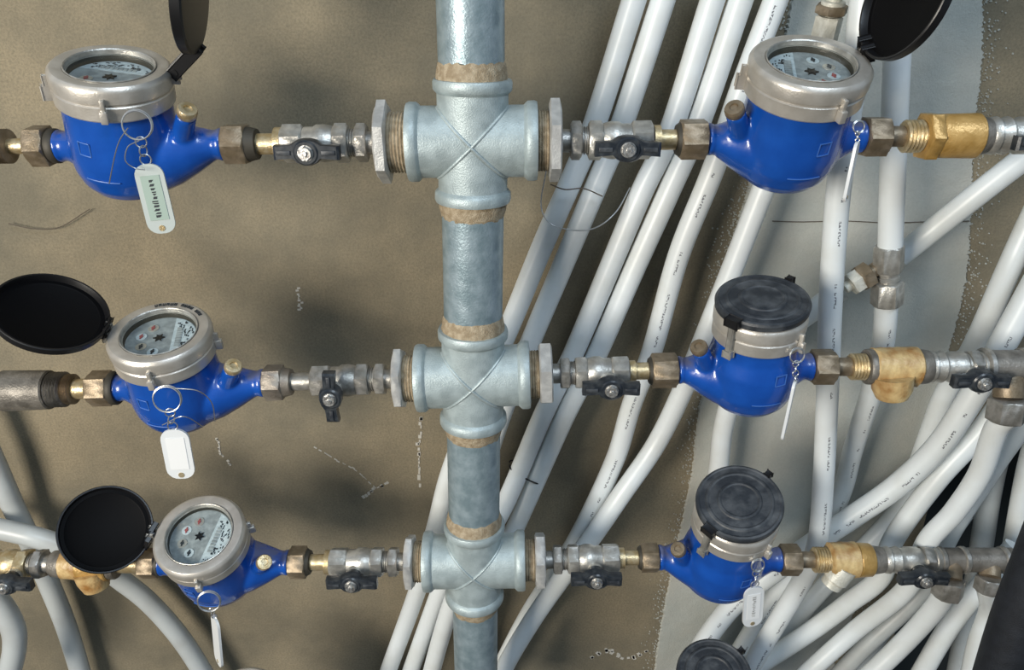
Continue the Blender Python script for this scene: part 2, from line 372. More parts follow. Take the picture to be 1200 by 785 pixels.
for k, P in CP.items():
    t = thing('cross_fitting', {1: 'top', 2: 'middle', 3: 'bottom'}[k]+' galvanised four-way cross on the riser', 'pipe fitting', P, 'crosses on the riser')
    ax = (rp(k, 640)-rp(k, 470)).normalized(); az = ((CP[1]-CP[3]).normalized())
    ra = 0.0268 if k < 3 else 0.0262
    bm = B(); lathe(bm, P, ax, [(-HH, ra), (HH, ra)], 64); lathe(bm, P, az, [(-HV, ra), (HV, ra)], 64)
    obj('body', bm, 'galv', t)
    for sg in (-1, 1):                                  # raised casting seam, an X where the two barrels meet
        bm = B(); pts = []
        for j in range(25):
            q = -1 + 2*j/24; x = q*ra*0.98
            pts.append(P + ax*x*sg + az*x + Vector((0, -math.sqrt(max(ra*ra-x*x, 0))-0.0002, 0)))
        tube(bm, pts, 0.0013, 8); obj('casting_seam', bm, 'galv', t)
    for dvec, H in ((ax, HH), (-ax, HH), (az, HV), (-az, HV)):
        bm = B(); lathe(bm, P, dvec, [(H-0.010, ra), (H-0.0085, ra+0.0016), (H-0.007, ra+0.0028), (H-0.002, ra+0.0030), (H, ra+0.0022), (H+0.0005, ra-0.002), (H-0.001, ra-0.003)], 64)
        obj('collar', bm, 'galv', t)
        if dvec is az or dvec is -az: pass

def prof_px(row, x0, x1):
    P0 = rp(row, x0); P1 = rp(row, x1); return P0, (P1-P0).normalized(), mpp(P0)
# reducing bushings in the cross arms
def bushing(row, xa, xt, xf, xe, rpx, side):
    """xa cross arm end, xt..: sealed thread, xf..xe hex flange (pixels)"""
    P0, a, s = prof_px(row, xa, xe); D = lambda x: (rp(row, x)-P0).dot(a)
    lab = 'hexagonal reducing bushing with hemp-sealed thread, %s of the %s cross' % (side, {1: 'top', 2: 'middle', 3: 'bottom'}[row])
    t = thing('reducing_bushing', lab, 'pipe fitting', P0, 'bushings in the cross arms')
    r = rpx*s
    bm = B(); pr = []; dd = D(xf); n_ = 6
    sg = 1
    for j in range(n_*2+1): pr.append((-0.004+(dd+0.004)*j/(n_*2), r*0.80 + (0.0011 if j % 2 else 0)))
    lathe(bm, P0, a, pr, 40); obj('threaded_neck', bm, 'hemp', t)
    bm = B(); hexa(bm, P0, a, D(xf), D(xe), r, 0.0012, R(0)); obj('hex_flange', bm, 'galvdull', t)
bushing(1, 474, 466, 457, 443, 42, 'left'); bushing(1, 630, 640, 643, 657, 42, 'right')
bushing(2, 489, 482, 474, 463, 33, 'left'); bushing(2, 619, 625, 632, 647, 34, 'right')
bushing(3, 497, 492, 486, 476, 28.5, 'left'); bushing(3, 615, 622, 627, 639, 29, 'right')

# ------------------------------------------------------------------ ball valves with butterfly levers
def lever(t, c, nrm, along, L, W, vertical=False, screw=True):
    """black butterfly lever; c hub centre, nrm towards the viewer, along the bar direction"""
    up = nrm.cross(along).normalized(); Mx = Matrix((along, up, nrm)).transposed().to_4x4(); Mx.translation = c
    bm = B(); k = 20; outl = []
    hl = L/2; hw = W/2
    # plan outline: two blades flaring out of a round hub
    pts = [(-hl, -hw*.95), (-hl*.45, -hw*.75), (-hl*.32, -hw*1.30), (-hl*.14, -hw*1.62), (hl*.14, -hw*1.62), (hl*.32, -hw*1.30), (hl*.45, -hw*.75), (hl, -hw*.95),
           (hl, hw*.85), (hl*.5, hw*.95), (hl*.30, hw*1.45), (hl*.12, hw*1.65), (-hl*.12, hw*1.65), (-hl*.30, hw*1.45), (-hl*.5, hw*.95), (-hl, hw*.85)]
    rings = [[Mx @ Vector((x*sc, y*sc, z)) for x, y in pts] for z, sc in ((-0.006, .90), (-0.005, 1.0), (0.0015, 1.0), (0.003, .93))]
    loft(bm, rings); h = obj('lever', bm, 'handle', t)
    for sg in (-1, 1):
        bm = B(); box(bm, Vector((sg*hl*.68, 0, 0.0034)), hl*.42, hw*.55, 0.0014, Mx, 0.0004); obj('lever_rib', bm, 'liddust', h)
    bm = B(); lathe(bm, c, nrm, [(-0.012, W*.6), (-0.004, W*.78), (0.003, W*.80), (0.0042, W*.70), (0.0042, W*.50)], 28); obj('hub', bm, 'handle', h)
    bm = B(); hexa(bm, c, nrm, 0.001, 0.0075, W*.40, 0.0008)
    lathe(bm, c, nrm, [(0.001, W*.5), (0.0045, W*.5)], 24); lathe(bm, c, nrm, [(0.0070, W*.2), (0.0088, W*.17)], 12)
    obj('lever_nut', bm, 'chrome', h)
    bm = B(); lathe(bm, c, nrm, [(-0.024, W*.42), (-0.008, W*.42)], 20); lathe(bm, c, nrm, [(-0.016, W*.62), (-0.012, W*.62)], 20); obj('stem', bm, 'nickel', t)
def ball_valve(row, x0, x1, label, bodymat='nickel', vertical=False, tail=True, sc=1.0, hub=0.54, handle=True):
    """x0 = riser end, x1 = meter end, in pixels"""
    P0 = rp(row, x0); P1 = rp(row, x1); a = (P1-P0).normalized(); L = (P1-P0).length
    t = thing('ball_valve', label, 'valve', P0, 'ball valves on the branches')
    q = 1e-3*sc; T = lambda f: f*L
    bm = B(); lathe(bm, P0, a, [(T(-.02), 8.6*q), (T(.09), 8.6*q)], 28); lathe(bm, P0, a, [(T(.17), 9.5*q), (T(.26), 9.5*q)], 28)
    for j in range(4): lathe(bm, P0, a, [(T(.18+j*.02), 9.6*q), (T(.185+j*.02), 10.6*q), (T(.19+j*.02), 10.6*q), (T(.195+j*.02), 9.6*q)], 24)
    obj('nipple', bm, 'steel', t)
    bm = B(); hexa(bm, P0, a, T(.085), T(.18), 12.8*q); obj('hex_collar', bm, 'steel', t)
    bm = B(); hexa(bm, P0, a, T(.24), T(.36), 13.0*q, rot=R(0))
    lathe(bm, P0, a, [(T(.34), 11*q), (T(.37), 12.8*q), (T(.44), 14.2*q), (T(.50), 14.0*q), (T(.53), 12.4*q), (T(.60), 12.4*q), (T(.62), 11.2*q)], 36)
    obj('body', bm, bodymat, t)
    bm = B(); hexa(bm, P0, a, T(.61), T(.79), 12.6*q, rot=R(0)); obj('end_hex', bm, bodymat, t)
    c = P0 + a*T(hub) + Vector((0, -0.028, -0.0015))
    if handle:
        if vertical: lever(t, c, Vector((0, -1, 0)), Vector((0, 0, 1)), 0.046, 0.0115)
        else: lever(t, c, Vector((0, -1, 0)), Vector((1, 0, 0)), 0.048, 0.0115)
    return t
def union(row, x0, x1, xr, xt, rpx, label, nutmat='nut', tailmat='brass', ringpx=None, neck=None):
    """x0..x1 hex nut, x1 nearest the tail; xr end of dark ring, xt end of tail piece"""
    P0 = rp(row, x0); a = (rp(row, xt)-P0).normalized(); s = mpp(P0); D = lambda x: (rp(row, x)-P0).dot(a)
    t = thing('union_coupling', label, 'pipe coupling', P0, 'union couplings at the meters')
    bm = B(); hexa(bm, P0, a, D(x0), D(x1), rpx*s*.97, 0.001, R(26)); obj('union_nut', bm, nutmat, t)
    bm = B(); lathe(bm, P0, a, [(D(x1)-.001, rpx*s*.75), (D(x1), rpx*s*.92), (D(xr), rpx*s*.80), (D(xr)+.0005, rpx*s*.5)], 32); obj('nut_skirt', bm, 'dark' if nutmat == 'nut' else 'nutgrey', t)
    nk = neck or rpx*.55
    bm = B(); lathe(bm, P0, a, [(D(xr)-.002, nk*s), (D(xt)+.001, nk*s)], 28); obj('tail_piece', bm, tailmat, t)
    if ringpx:
        bm = B(); e = D(xt); sg = 1
        lathe(bm, P0, a, [(e-.005, nk*s), (e-.0045, ringpx*s), (e+.0005, ringpx*s), (e+.001, nk*s)], 32); obj('tail_ring', bm, tailmat, t)
    return t
ball_valve(1, 443, 302, 'nickel ball valve, level black lever, between top left meter and riser', hub=.52)
union(1, 264, 291, 302, 331, 22, 'brown hex union coupling right of top left meter', ringpx=19)
ball_valve(1, 657, 792, 'nickel ball valve, level black lever, between riser and top right meter')
union(1, 827, 796, 792, 766, 21.5, 'brown hex union coupling left of top right meter', ringpx=17)
ball_valve(2, 462, 341, 'nickel ball valve with its black lever turned upright, middle row', vertical=True, hub=0.55, bodymat='steel')
union(2, 311, 333, 342, 366, 19, 'dark grey hex union coupling right of middle left meter', 'nutgrey', 'steel')
ball_valve(2, 647, 760, 'nickel ball valve, level lever with pinkish nut, left of middle right meter', hub=0.575)
union(2, 793, 763, 760, 738, 18.5, 'brown hex union coupling left of middle right meter', ringpx=13)
ball_valve(3, 476, 364, 'nickel ball valve, level black lever, right of bottom left meter', hub=.515)
union(3, 340, 360, 364, 387, 17, 'brown hex union coupling right of bottom left meter', ringpx=14)
ball_valve(3, 639, 748, 'nickel ball valve, level lever, left of bottom right meter', hub=0.52)
union(3, 771, 751, 748, 726, 15.5, 'brown hex union coupling left of bottom right meter', ringpx=12)

# ------------------------------------------------------------------ water meters
def rotm(a, ax): return Matrix.Rotation(a, 4, ax)
def meter(row, xh, xl, xr, tilt, lean, side, lid, hinge, lug, label, seg=None, lidspec=None, dialrot=0, hz=16.0, hs=0.965, lift=0):
    """xh head axis pixel, xl / xr faces; side +1 = long spout to the right"""
    P0 = rp(row, xh); ax = (rp(row, xr)-rp(row, xl)).normalized()
    basis = Matrix((ax, Vector((0, 1, 0)) - ax*ax.y, ax.cross(Vector((0, 1, 0))))).transposed().to_4x4()
    Mx = Matrix.Translation(P0) @ basis @ rotm(R(tilt), 'X')
    t = thing('water_meter', label, 'water meter', Mx, 'water meters')
    Lr = (rp(row, xr)-P0).length*1000; Ll = (P0-rp(row, xl)).length*1000
    L1, L2 = (Lr, Ll) if side > 0 else (Ll, Lr)
    s = side; mm = 1e-3; H = rotm(R(lean), 'Y')
    W = Mx.copy(); H = H @ Matrix.Translation(Vector((0, 0, hz*mm))) @ Matrix.Diagonal((hs, hs, 1, 1))
    # body: bowl, two spouts and the plug boss fused into one skin
    bm = B()
    lathe(bm, Vector(), Vector((0, 0, 1)), [(z*mm, r*mm) for z, r in ((-39, 1), (-38.6, 11), (-36.5, 20), (-31.5, 28.5), (-24, 34.5), (-14, 38), (-3, 39), (10, 38.6), (24, 38*min(1, hs*1.05)), (23+hz, 37.6*min(1, hs*1.05)))], 48)
    bm.transform(rotm(R(lean), 'Y'))
    def spout(L, sg, prof):
        rings = []
        for f, cz, r in prof:
            rings.append([Vector((sg*f*L*mm, r*mm*math.cos(2*PI*i/32), cz*mm+r*mm*math.sin(2*PI*i/32))) for i in range(32)])
        loft(bm, rings)
    spout(L1, s, ((0.05, -10, 29), (0.3, -9, 27.5), (.5, -7, 23.5), (.7, -4, 17.5), (.86, -1.2, 12.2), (.93, 0, 10.5), (.94, 0, 12.5), (1.0, 0, 12.5)))
    spout(L2, -s, ((0.05, -8, 25), (.5, -6, 21), (.72, -2, 14.5), (.84, -.2, 11.5), (.93, 0, 11), (.94, 0, 12.5), (1.0, 0, 12.5)))
    b0 = Vector((s*L1*.62, -7, 8))*mm; b1 = Vector((s*L1*.78, -14, 30))*mm; bd = (b1-b0)
    lathe(bm, b0, bd, [(0, 8*mm), (bd.length, 7.2*mm)], 24)
    bmesh.ops.recalc_face_normals(bm, faces=bm.faces)
    me = bpy.data.meshes.new('tmp'); bm.to_mesh(me); bm.free(); to = bpy.data.objects.new('tmp', me); C.objects.link(to)
    rm = to.modifiers.new('r', 'REMESH'); rm.mode = 'VOXEL'; rm.voxel_size = 0.0014; rm.use_smooth_shade = True
    sm = to.modifiers.new('s', 'SMOOTH'); sm.iterations = 9; sm.factor = 0.6
    dg = bpy.context.evaluated_depsgraph_get(); dg.update(); me2 = bpy.data.meshes.new_from_object(to.evaluated_get(dg))
    bpy.data.objects.remove(to); bpy.data.meshes.remove(me)
    for p in me2.polygons: p.use_smooth = True
    me2.name = 'body'; me2.materials.clear(); me2.materials.append(M['blue'])
    bo = bpy.data.objects.new('body', me2); C.objects.link(bo); bo.parent = t; MATW[bo.name] = Mx.copy()
    def lo(name, bm, m, par=t, head=True, **kw):
        if head: bm.transform(H)
        bm.transform(W); return obj(name, bm, m, par, **kw)
    # raised casting marks on the bowl
    bm = B()
    for (az, z0, z1, w_) in ((-97, -11, -11, 24), (-110, 8, 8, 9), (-110, 18, 18, 9)):
        pts = []
        for j in range(9):
            q = R(az) + (j/8-.5)*w_/37; rr = 38.9
            pts.append(Vector((rr*math.cos(q)*(1 if s < 0 else -1)*-1, rr*math.sin(q), z0))*mm)
        tube(bm, pts, 0.5*mm, 6)
    for dq in (-.5, .5):
        q = R(-110)+dq*9/37; pts = [Vector((38.9*math.cos(q)*(1 if s < 0 else -1)*-1, 38.6*math.sin(q), z))*mm for z in (8, 13, 18)]
        tube(bm, pts, 0.5*mm, 6)
    bm.transform(rotm(R(lean), 'Y')); lo('raised_mark', bm, 'mark', bo, head=False)
    # brass plug
    bm = B(); lathe(bm, b1, bd, [(-2*mm, 5.6*mm), (1*mm, 7.2*mm), (5*mm, 7.2*mm), (6.6*mm, 6.4*mm), (6.8*mm, 3.2*mm), (5.4*mm, 2.8*mm)], 24); pl = lo('adjusting_plug', bm, 'brass' if s > 0 else 'nut', head=False)
    # neck ring and alloy collar
    prof = [(21, 36), (21, 41.2), (22, 42), (31.5, 42), (32.6, 41), (33.6, 41), (34.6, 42.6), (42.5, 42.8), (44.5, 42), (46.2, 40), (46.6, 37.5), (46.0, 32.2), (44.6, 31.2), (42.8, 30.9), (42.6, 29.6), (40, 29.6), (37, 29.6), (37, 0.5)]
    bm = B(); lathe(bm, Vector(), Vector((0, 0, 1)), [(z*mm, r*mm) for z, r in prof], 72, caps=False); co = lo('collar', bm, 'collar', sharp=30)
    bm = B(); lathe(bm, Vector(), Vector((0, 0, 1)), [(z*mm, r*mm) for z, r in ((44.6, 31.4), (46.6, 31.8), (46.9, 31.2), (46.2, 30.5), (43, 30.2))], 64, caps=False); lo('bezel_lip', bm, 'nickel', co)
    bm = B(); lathe(bm, Vector(), Vector((0, 0, 1)), [(z*mm, r*mm) for z, r in ((42.4, 29.5), (37.6, 29.3))], 64, caps=False); lo('dial_shade_ring', bm, 'dark', co)  # added dark ring, paints the deep shade inside the dial recess
    # lugs
    for az in lug:
        q = R(az); Rm = rotm(q, 'Z')
        bm = B(); box(bm, Vector((45, 0, 27))*mm, 6*mm, 5*mm, 9*mm, Rm, 0.0008); box(bm, Vector((44, 0, 34))*mm, 4*mm, 3*mm, 10*mm, Rm, 0.0006); lo('seal_lug', bm, 'collar', co)
    q = R(hinge); Rm = rotm(q, 'Z')
    if lid == 'closed':
        hp_ = Matrix.Translation(Rm @ (Vector((43.5, 0, 47))*mm)); LM = hp_ @ Rm @ rotm(R(lift), 'Y') @ Rm.inverted() @ hp_.inverted()   # lid slightly raised about its hinge
        bm = B(); box(bm, Vector((45.0, 0, 33))*mm, 4*mm, 4.5*mm, 30*mm, Rm, 0.0008); box(bm, Vector((45.5, 0, 20))*mm, 6*mm, 8*mm, 5*mm, Rm, 0.0008); lo('hinge_post', bm, 'nickel', co)
        bm = B(); lathe(bm, Vector(), Vector((0, 0, 1)), [(z*mm, r*mm) for z, r in ((45.5, 38), (46, 42.4), (50.5, 43), (52.5, 42), (53.2, 40), (52.6, 38.5), (52.6, 34), (53.4, 32.8), (53.8, 31), (53.2, 29.5), (53.4, 22), (54.4, 21), (54.7, 19), (53.9, 17.5), (54, 8), (54, .1))], 72)
        bm.transform(LM); ld = lo('lid', bm, 'liddust', sharp=20)
        bm = B(); box(bm, Vector((44.5, 0, 50))*mm, 8*mm, 13*mm, 6*mm, Rm, 0.001); bm.transform(LM); lo('hinge_knuckle', bm, 'black', ld)
        bm = B(); box(bm, Vector((-44, 0, 51.5))*mm, 6*mm, 6*mm, 5*mm, Rm, 0.001); bm.transform(LM); lo('lift_tab', bm, 'black', ld)
        return t, Mx @ H
    # hinge bracket on the collar, for the lid that stands open
    bm = B()
    for dy in (-4.5, 4.5): box(bm, Vector((45, dy, 42))*mm, 6*mm, 2.4*mm, 12*mm, Rm, 0.0006)
    lo('hinge_bracket', bm, 'nickel', co)
    # dial under glass
    bm = B(); lathe(bm, Vector((0, 0, 37.2*mm)), Vector((0, 0, 1)), [(0, 29.4*mm), (.6*mm, 29.3*mm)], 64); dl = lo('dial', bm, 'dial')
    Dm = rotm(R(dialrot), 'Z'); z = 37.8
    bm = B()   # pale half of the printed plate: a circular segment
    pts = [Vector((28.5*math.cos(a), 28.5*math.sin(a), z))*mm for a in [R(-72+144*j/24) for j in range(25)]]
    rings = [[Dm @ p for p in pts], [Dm @ (p+Vector((0, 0, .3*mm))) for p in pts]]; loft(bm, rings); lo('dial_print', bm, 'dialpale', dl)
    bm = B()   # number window with its frame, small pointers
    for j in range(8): box(bm, Vector((14, -11.5+j*3.3, z+.5))*mm, 5*mm, 2.7*mm, .5*mm, Dm, 0.0002)
    lo('number_drum', bm, 'dial', dl)
    bm = B()   # specks of small print
    rr = random.Random(3)
    for j in range(46):
        a = rr.uniform(-1.1, 1.1); r_ = rr.uniform(19, 26.5)
        box(bm, Vector((r_*math.cos(a), r_*math.sin(a), z+.45))*mm, rr.uniform(.7, 1.3)*mm, rr.uniform(1, 2.6)*mm, .2*mm, Dm)
    lo('small_print', bm, 'ink', dl, recalc=True)
    bm = B()   # star wheel
    pts = []
    for j in range(12): a = 2*PI*j/12; r_ = 5.0 if j % 2 == 0 else 2.4; pts.append(Vector((-2+r_*math.cos(a), 1+r_*math.sin(a), z))*mm)
    loft(bm, [[Dm @ (p+Vector((0, 0, h*mm))) for p in pts] for h in (.2, 1.2)]); lo('star_wheel', bm, 'black', dl)
    for j, a in enumerate((120, 165, 210, 255)):
        cc = Dm @ (Vector((17.5*math.cos(R(a)), 17.5*math.sin(R(a)), z))*mm)
        bm = B(); lathe(bm, cc, Vector((0, 0, 1)), [(.1*mm, 4.6*mm), (.5*mm, 4.6*mm)], 20); sd = lo('pointer_dial', bm, 'dialpale' if j % 2 else 'collar', dl)
        bm = B(); box(bm, cc + Vector((0, 0, .9*mm)), 1.2*mm, 6*mm, .5*mm); lathe(bm, cc, Vector((0, 0, 1)), [(.4*mm, 1.6*mm), (1.3*mm, 1.6*mm)], 12); lo('pointer', bm, 'red' if j < 2 else 'ink', dl)
    bm = B(); lathe(bm, Vector((0, 0, 42.6*mm)), Vector((0, 0, 1)), [(0, 30.2*mm), (.5*mm, 29.6*mm), (.7*mm, 20*mm), (.8*mm, .1*mm)], 64, caps=False); lo('glass', bm, 'glass')
    # open lid
    if lidspec:
        px, py, Y, tilt_, dirx, diry, inner, rad = lidspec
        c = at(px, py, Y); tow = (-c).normalized(); im = (RT*dirx + UP*diry); im = (im - tow*im.dot(tow)).normalized()
        nrm = tow*math.cos(R(tilt_)) + im*math.sin(R(tilt_))      # outward normal of the side the lens sees
        nin = nrm if inner else -nrm; r = rad*mm
        bm = B(); lathe(bm, c, nin, [(-5.4*mm, .2*mm), (-5.4*mm, r*.84), (-4.9*mm, r*.95), (-3.8*mm, r*.985), (2*mm, r), (2.6*mm, r*.985), (2.4*mm, r*.955), (1.2*mm, r*.945), (-.5*mm, r*.935), (-3.2*mm, r*.92)], 64, caps=False)
        ld = obj('lid', bm, 'black', t, sharp=25)
        bm = B(); lathe(bm, c, nin, [(-3.4*mm, r*.94), (-2.8*mm, r*.93), (-2.6*mm, r*.84), (-3.2*mm, r*.82), (-3.4*mm, .2*mm)], 64); obj('lid_lining', bm, 'lidin', ld)
        hp = Mx @ H @ Rm @ (Vector((45.5, 0, 45))*mm)
        e = (hp-c); e = e - nin*e.dot(nin); e.normalize(); lc = c + e*r*.97
        sd_ = nin.cross(e).normalized(); K = Matrix((e, sd_, nin)).transposed().to_4x4()
        bm = B(); gap = (hp-lc); 
        for dy in (-4.6, 4.6):
            a0 = lc + sd_*dy*mm - nin*1.5*mm; b0_ = hp + sd_*dy*mm; dd = (b0_-a0); Ln = max(dd.length, .004)
            u_, v_ = frame(dd, nin); K2 = Matrix((dd.normalized(), v_, u_)).transposed().to_4x4(); K2.translation = (a0+b0_)/2
            box(bm, Vector(), Ln+7*mm, 3.6*mm, 8*mm, K2, 0.0008)
        lathe(bm, hp-sd_*7*mm, sd_, [(0, 2.6*mm), (14*mm, 2.6*mm)], 16)
        obj('hinge_knuckle', bm, 'black', ld)
    return t, Mx @ H

mt = {}
mt['TL'] = meter(1, 148, 68, 264, 16, 8, 1, 'open', 12, (-78, -160), 'blue water meter, open lid on edge above, top row left of riser',
                 lidspec=(221, -8, .575, 76, 0.98, -0.16, False, 40), dialrot=90)
mt['TR'] = meter(1, 924, 827, 1012, 22, 1, -1, 'open', 18, (-72, 172), 'blue water meter, open black lid rising at right, top row right of riser',
                 lidspec=(1061, -3, .56, 55, -0.93, 0.30, True, 41), dialrot=170, hs=1.0)
mt['ML'] = meter(2, 208, 137, 311, 16, 4, 1, 'open', 178, (-85, 10), 'blue water meter, open lid flung left, middle row left of riser',
                 lidspec=(60, 366, .565, 44, 0.18, 0.98, True, 42), dialrot=10)
mt['BL'] = meter(3, 255, 187, 340, 25, 1, 1, 'open', 178, (-82, 20), 'blue water meter, round open lid at its left, bottom row left of riser',
                 lidspec=(124, 620, .59, 8, 0.3, 0.9, True, 41), dialrot=-10)
mt['MR'] = meter(2, 880, 793, 951, 9, 0, -1, 'closed', -139, (-48,), 'blue water meter with closed dusty black lid, middle row right of riser', hz=14, hs=.885, lift=4)
mt['BR'] = meter(3, 845, 771, 914, 14, 1, -1, 'closed', -141, (-52,), 'blue water meter with closed dusty lid and square tag, third row right of riser', hz=25, hs=.90, lift=13)
mt['R4'] = meter(4, 822, 752, 885, 14, 1, -1, 'closed', -145, (-50,), 'lowest water meter, only its closed black lid showing at bottom edge', hz=25, hs=.88, lift=8)

mt['L4'] = meter(4, 300, 240, 385, 25, 1, 1, 'open', 178, (-82,), 'lowest left water meter, only its alloy rim peeking over bottom edge', dialrot=-10)

# black stamped characters on the bezel of the middle left meter
tM, HM = mt['ML']
bm = B(); rr = random.Random(5)
for j in range(15):
    a = R(112 - j*5.2)
    if rr.random() < .15: continue
    K = HM @ rotm(a, 'Z')
    for (dx, dy, w_, h_) in ((0, -.9, 3.2, .7), (0, .7, 3.0, .7), (1.2 if j % 2 else -1.2, 0, .8, 2.0)):
        box(bm, Vector((36.2+dx, dy, 46.95))*1e-3, w_*1e-3, h_*1e-3, .5e-3, K)
coll = [c for c in tM.children if c.name.startswith('collar')][0]
obj('stamped_number', bm, 'ink', coll)

# ------------------------------------------------------------------ key tags hanging from the meters
def ringpt(meterkey, az, z=24, r=47):
    _, K = mt[meterkey]; return K @ (Vector((r*math.cos(R(az)), r*math.sin(R(az)), z))*1e-3)
def key_tag(hang, ringc, ringr, top, bot, wpx, spin, label, m='tagwhite', insert='paperwhite', marks=True, thick=0.0022, links=3):
    """hang world point of the lug; ringc, top, bot (px,py); all hang a little in front of the lug"""
    Y = hang.y - 0.004
    rc = at(*ringc, Y); s = mpp(rc); T0 = at(*top, Y-.001); T1 = at(*bot, Y-.001)
    t = thing('key_tag', label, 'tag', rc, 'tags on the meters')
    bm = B(); torus(bm, rc, Vector((0.15, -1, .2)), ringr*s, .00055, 32, 8); torus(bm, rc+Vector((0, -.001, -.0004)), Vector((0.12, -1, .2)), ringr*s*.97, .0005, 32, 8); obj('split_ring', bm, 'wire', t)
    lo_ = rc + Vector((0, 0, -1))*ringr*s*.9; dv = (T0-lo_)
    for j in range(links):
        c = lo_ + dv*((j+.5)/links); rr_ = max(dv.length/links*.62, .0016)
        bm = B(); torus(bm, c, Vector((1, -.3, 0)) if j % 2 else Vector((.2, -1, 0)), rr_, .0005, 16, 6); obj('chain_link', bm, 'wire', t)
    d = (T1-T0); L = d.length; dn = d.normalized(); nv = Vector((math.sin(R(spin)), -math.cos(R(spin)), 0)); nv = (nv-dn*nv.dot(dn)).normalized(); sd = dn.cross(nv)
    W_ = wpx*s; rc_ = W_*.42
    def outline(k=1.0, ins=0):
        o = []; hw = W_/2-ins; l0, l1 = ins, L-ins; rr = max(rc_-ins, .0005)
        for (cx_, cl, a0) in ((hw-rr, l1-rr, 0), (-hw+rr, l1-rr, 90), (-hw+rr, l0+rr, 180), (hw-rr, l0+rr, 270)):
            for q in range(6):
                a = R(a0+90*q/5); o.append((cx_+rr*math.cos(a), cl+rr*math.sin(a)))
        return o
    def slab(bm, o, z0, z1): loft(bm, [[T0 + sd*x + dn*y + nv*z for x, y in o] for z in (z0, z1)])
    bm = B(); slab(bm, outline(), -thick/2, thick/2); pl = obj('tag_plate', bm, m, t)
    if insert:
        bm = B(); hw = W_*.33; slab(bm, [(-hw, L*.16), (hw, L*.16), (hw, L*.80), (-hw, L*.80)], thick/2-.0002, thick/2+.0004); ins = obj('paper_insert', bm, insert, pl)
    if marks:
        bm = B(); rr = random.Random(len(label))
        y = L*.22
        while y < L*.74:
            h = rr.uniform(.010, .022)*L*1.6
            slab(bm, [(-W_*.10, y), (W_*rr.uniform(.02, .13), y), (W_*rr.uniform(.0, .13), y+h), (-W_*rr.uniform(.0, .1), y+h)], thick/2+.0003, thick/2+.0006); y += h*1.7
        obj('written_marks', bm, 'ink' if m == 'tagclear' else 'galvdull', pl)
    bm = B(); lathe(bm, T0+dn*L*.92, nv, [(thick/2-.0002, W_*.11), (thick/2+.0004, W_*.11)], 14); obj('rivet_hole', bm, 'brass', pl)
key_tag(ringpt('TL', -78), (161, 146), 17, (172, 192), (192, 273), 33, 12, 'long greenish plastic key tag with written insert under top left meter', 'tagclear', 'paper')
key_tag(ringpt('ML', -85), (196, 467), 16, (203, 503), (214, 560), 33, 6, 'short white key tag with blank insert under middle left meter', marks=False)
key_tag(ringpt('BL', -82), (245, 704), 13, (252, 724), (257, 778), 22, -50, 'white key tag turned nearly edge-on under bottom left meter', insert=None, marks=False)
key_tag(ringpt('TR', -20), (1006, 148), 7, (1005, 166), (990, 236), 18, 57, 'thin white key tag seen edge-on beside top right meter', insert=None, marks=False)
key_tag(ringpt('MR', -48), (934, 416), 9, (932, 446), (917, 514), 18, 62, 'thin white key tag seen edge-on beside middle right meter', insert=None, marks=False, links=4)
key_tag(ringpt('BR', -52), (888, 662), 8, (884, 688), (881, 733), 25, 10, 'small squarish white key tag under bottom right meter', marks=True)

def wire(pts, label, r=.0004, m='wire', Y=.54, name='seal_wire'):
    P = [at(p[0], p[1], p[2] if len(p) > 2 else Y) for p in pts]
    bm = B(); tube(bm, spline(P, 10), r, 6); o = obj(name, bm, m); recenter(o); tag(o, label, 'wire'); return o
wire([(150, 150, .530), (140, 165, .532), (134, 185, .535), (128, 215, .545)], 'thin seal wire down left of the top left meter front')
wire([(163, 165, .53), (150, 172, .528), (147, 188, .528), (158, 197, .53), (170, 199, .53)], 'thin seal wire looped behind the long greenish tag')
wire([(205, 455, .528), (232, 458, .53), (248, 472, .54), (252, 494, .55)], 'thin seal wire arching right over middle left meter body')
wire([(190, 498, .535), (215, 488, .53), (238, 500, .545)], 'short seal wire low across middle left meter body')
wire([(10, 262, .745), (40, 268, .745), (70, 266, .745), (105, 245, .745)], 'faint dark wire lying on wall below top left meter', .0005, 'rustwire')
wire([(640, 200, .68), (634, 240, .685), (645, 262, .672), (675, 270, .672), (700, 266, .672), (722, 248, .68), (738, 220, .70)], 'slack steel wire looped round two white pipes right of riser', .0006, 'wire', name='tie_wire')
wire([(645, 216, .688), (662, 222, .678), (684, 221, .678), (706, 230, .682)], 'dark wire binding two white pipes just below top right valve', .0006, 'rustwire', name='tie_wire')

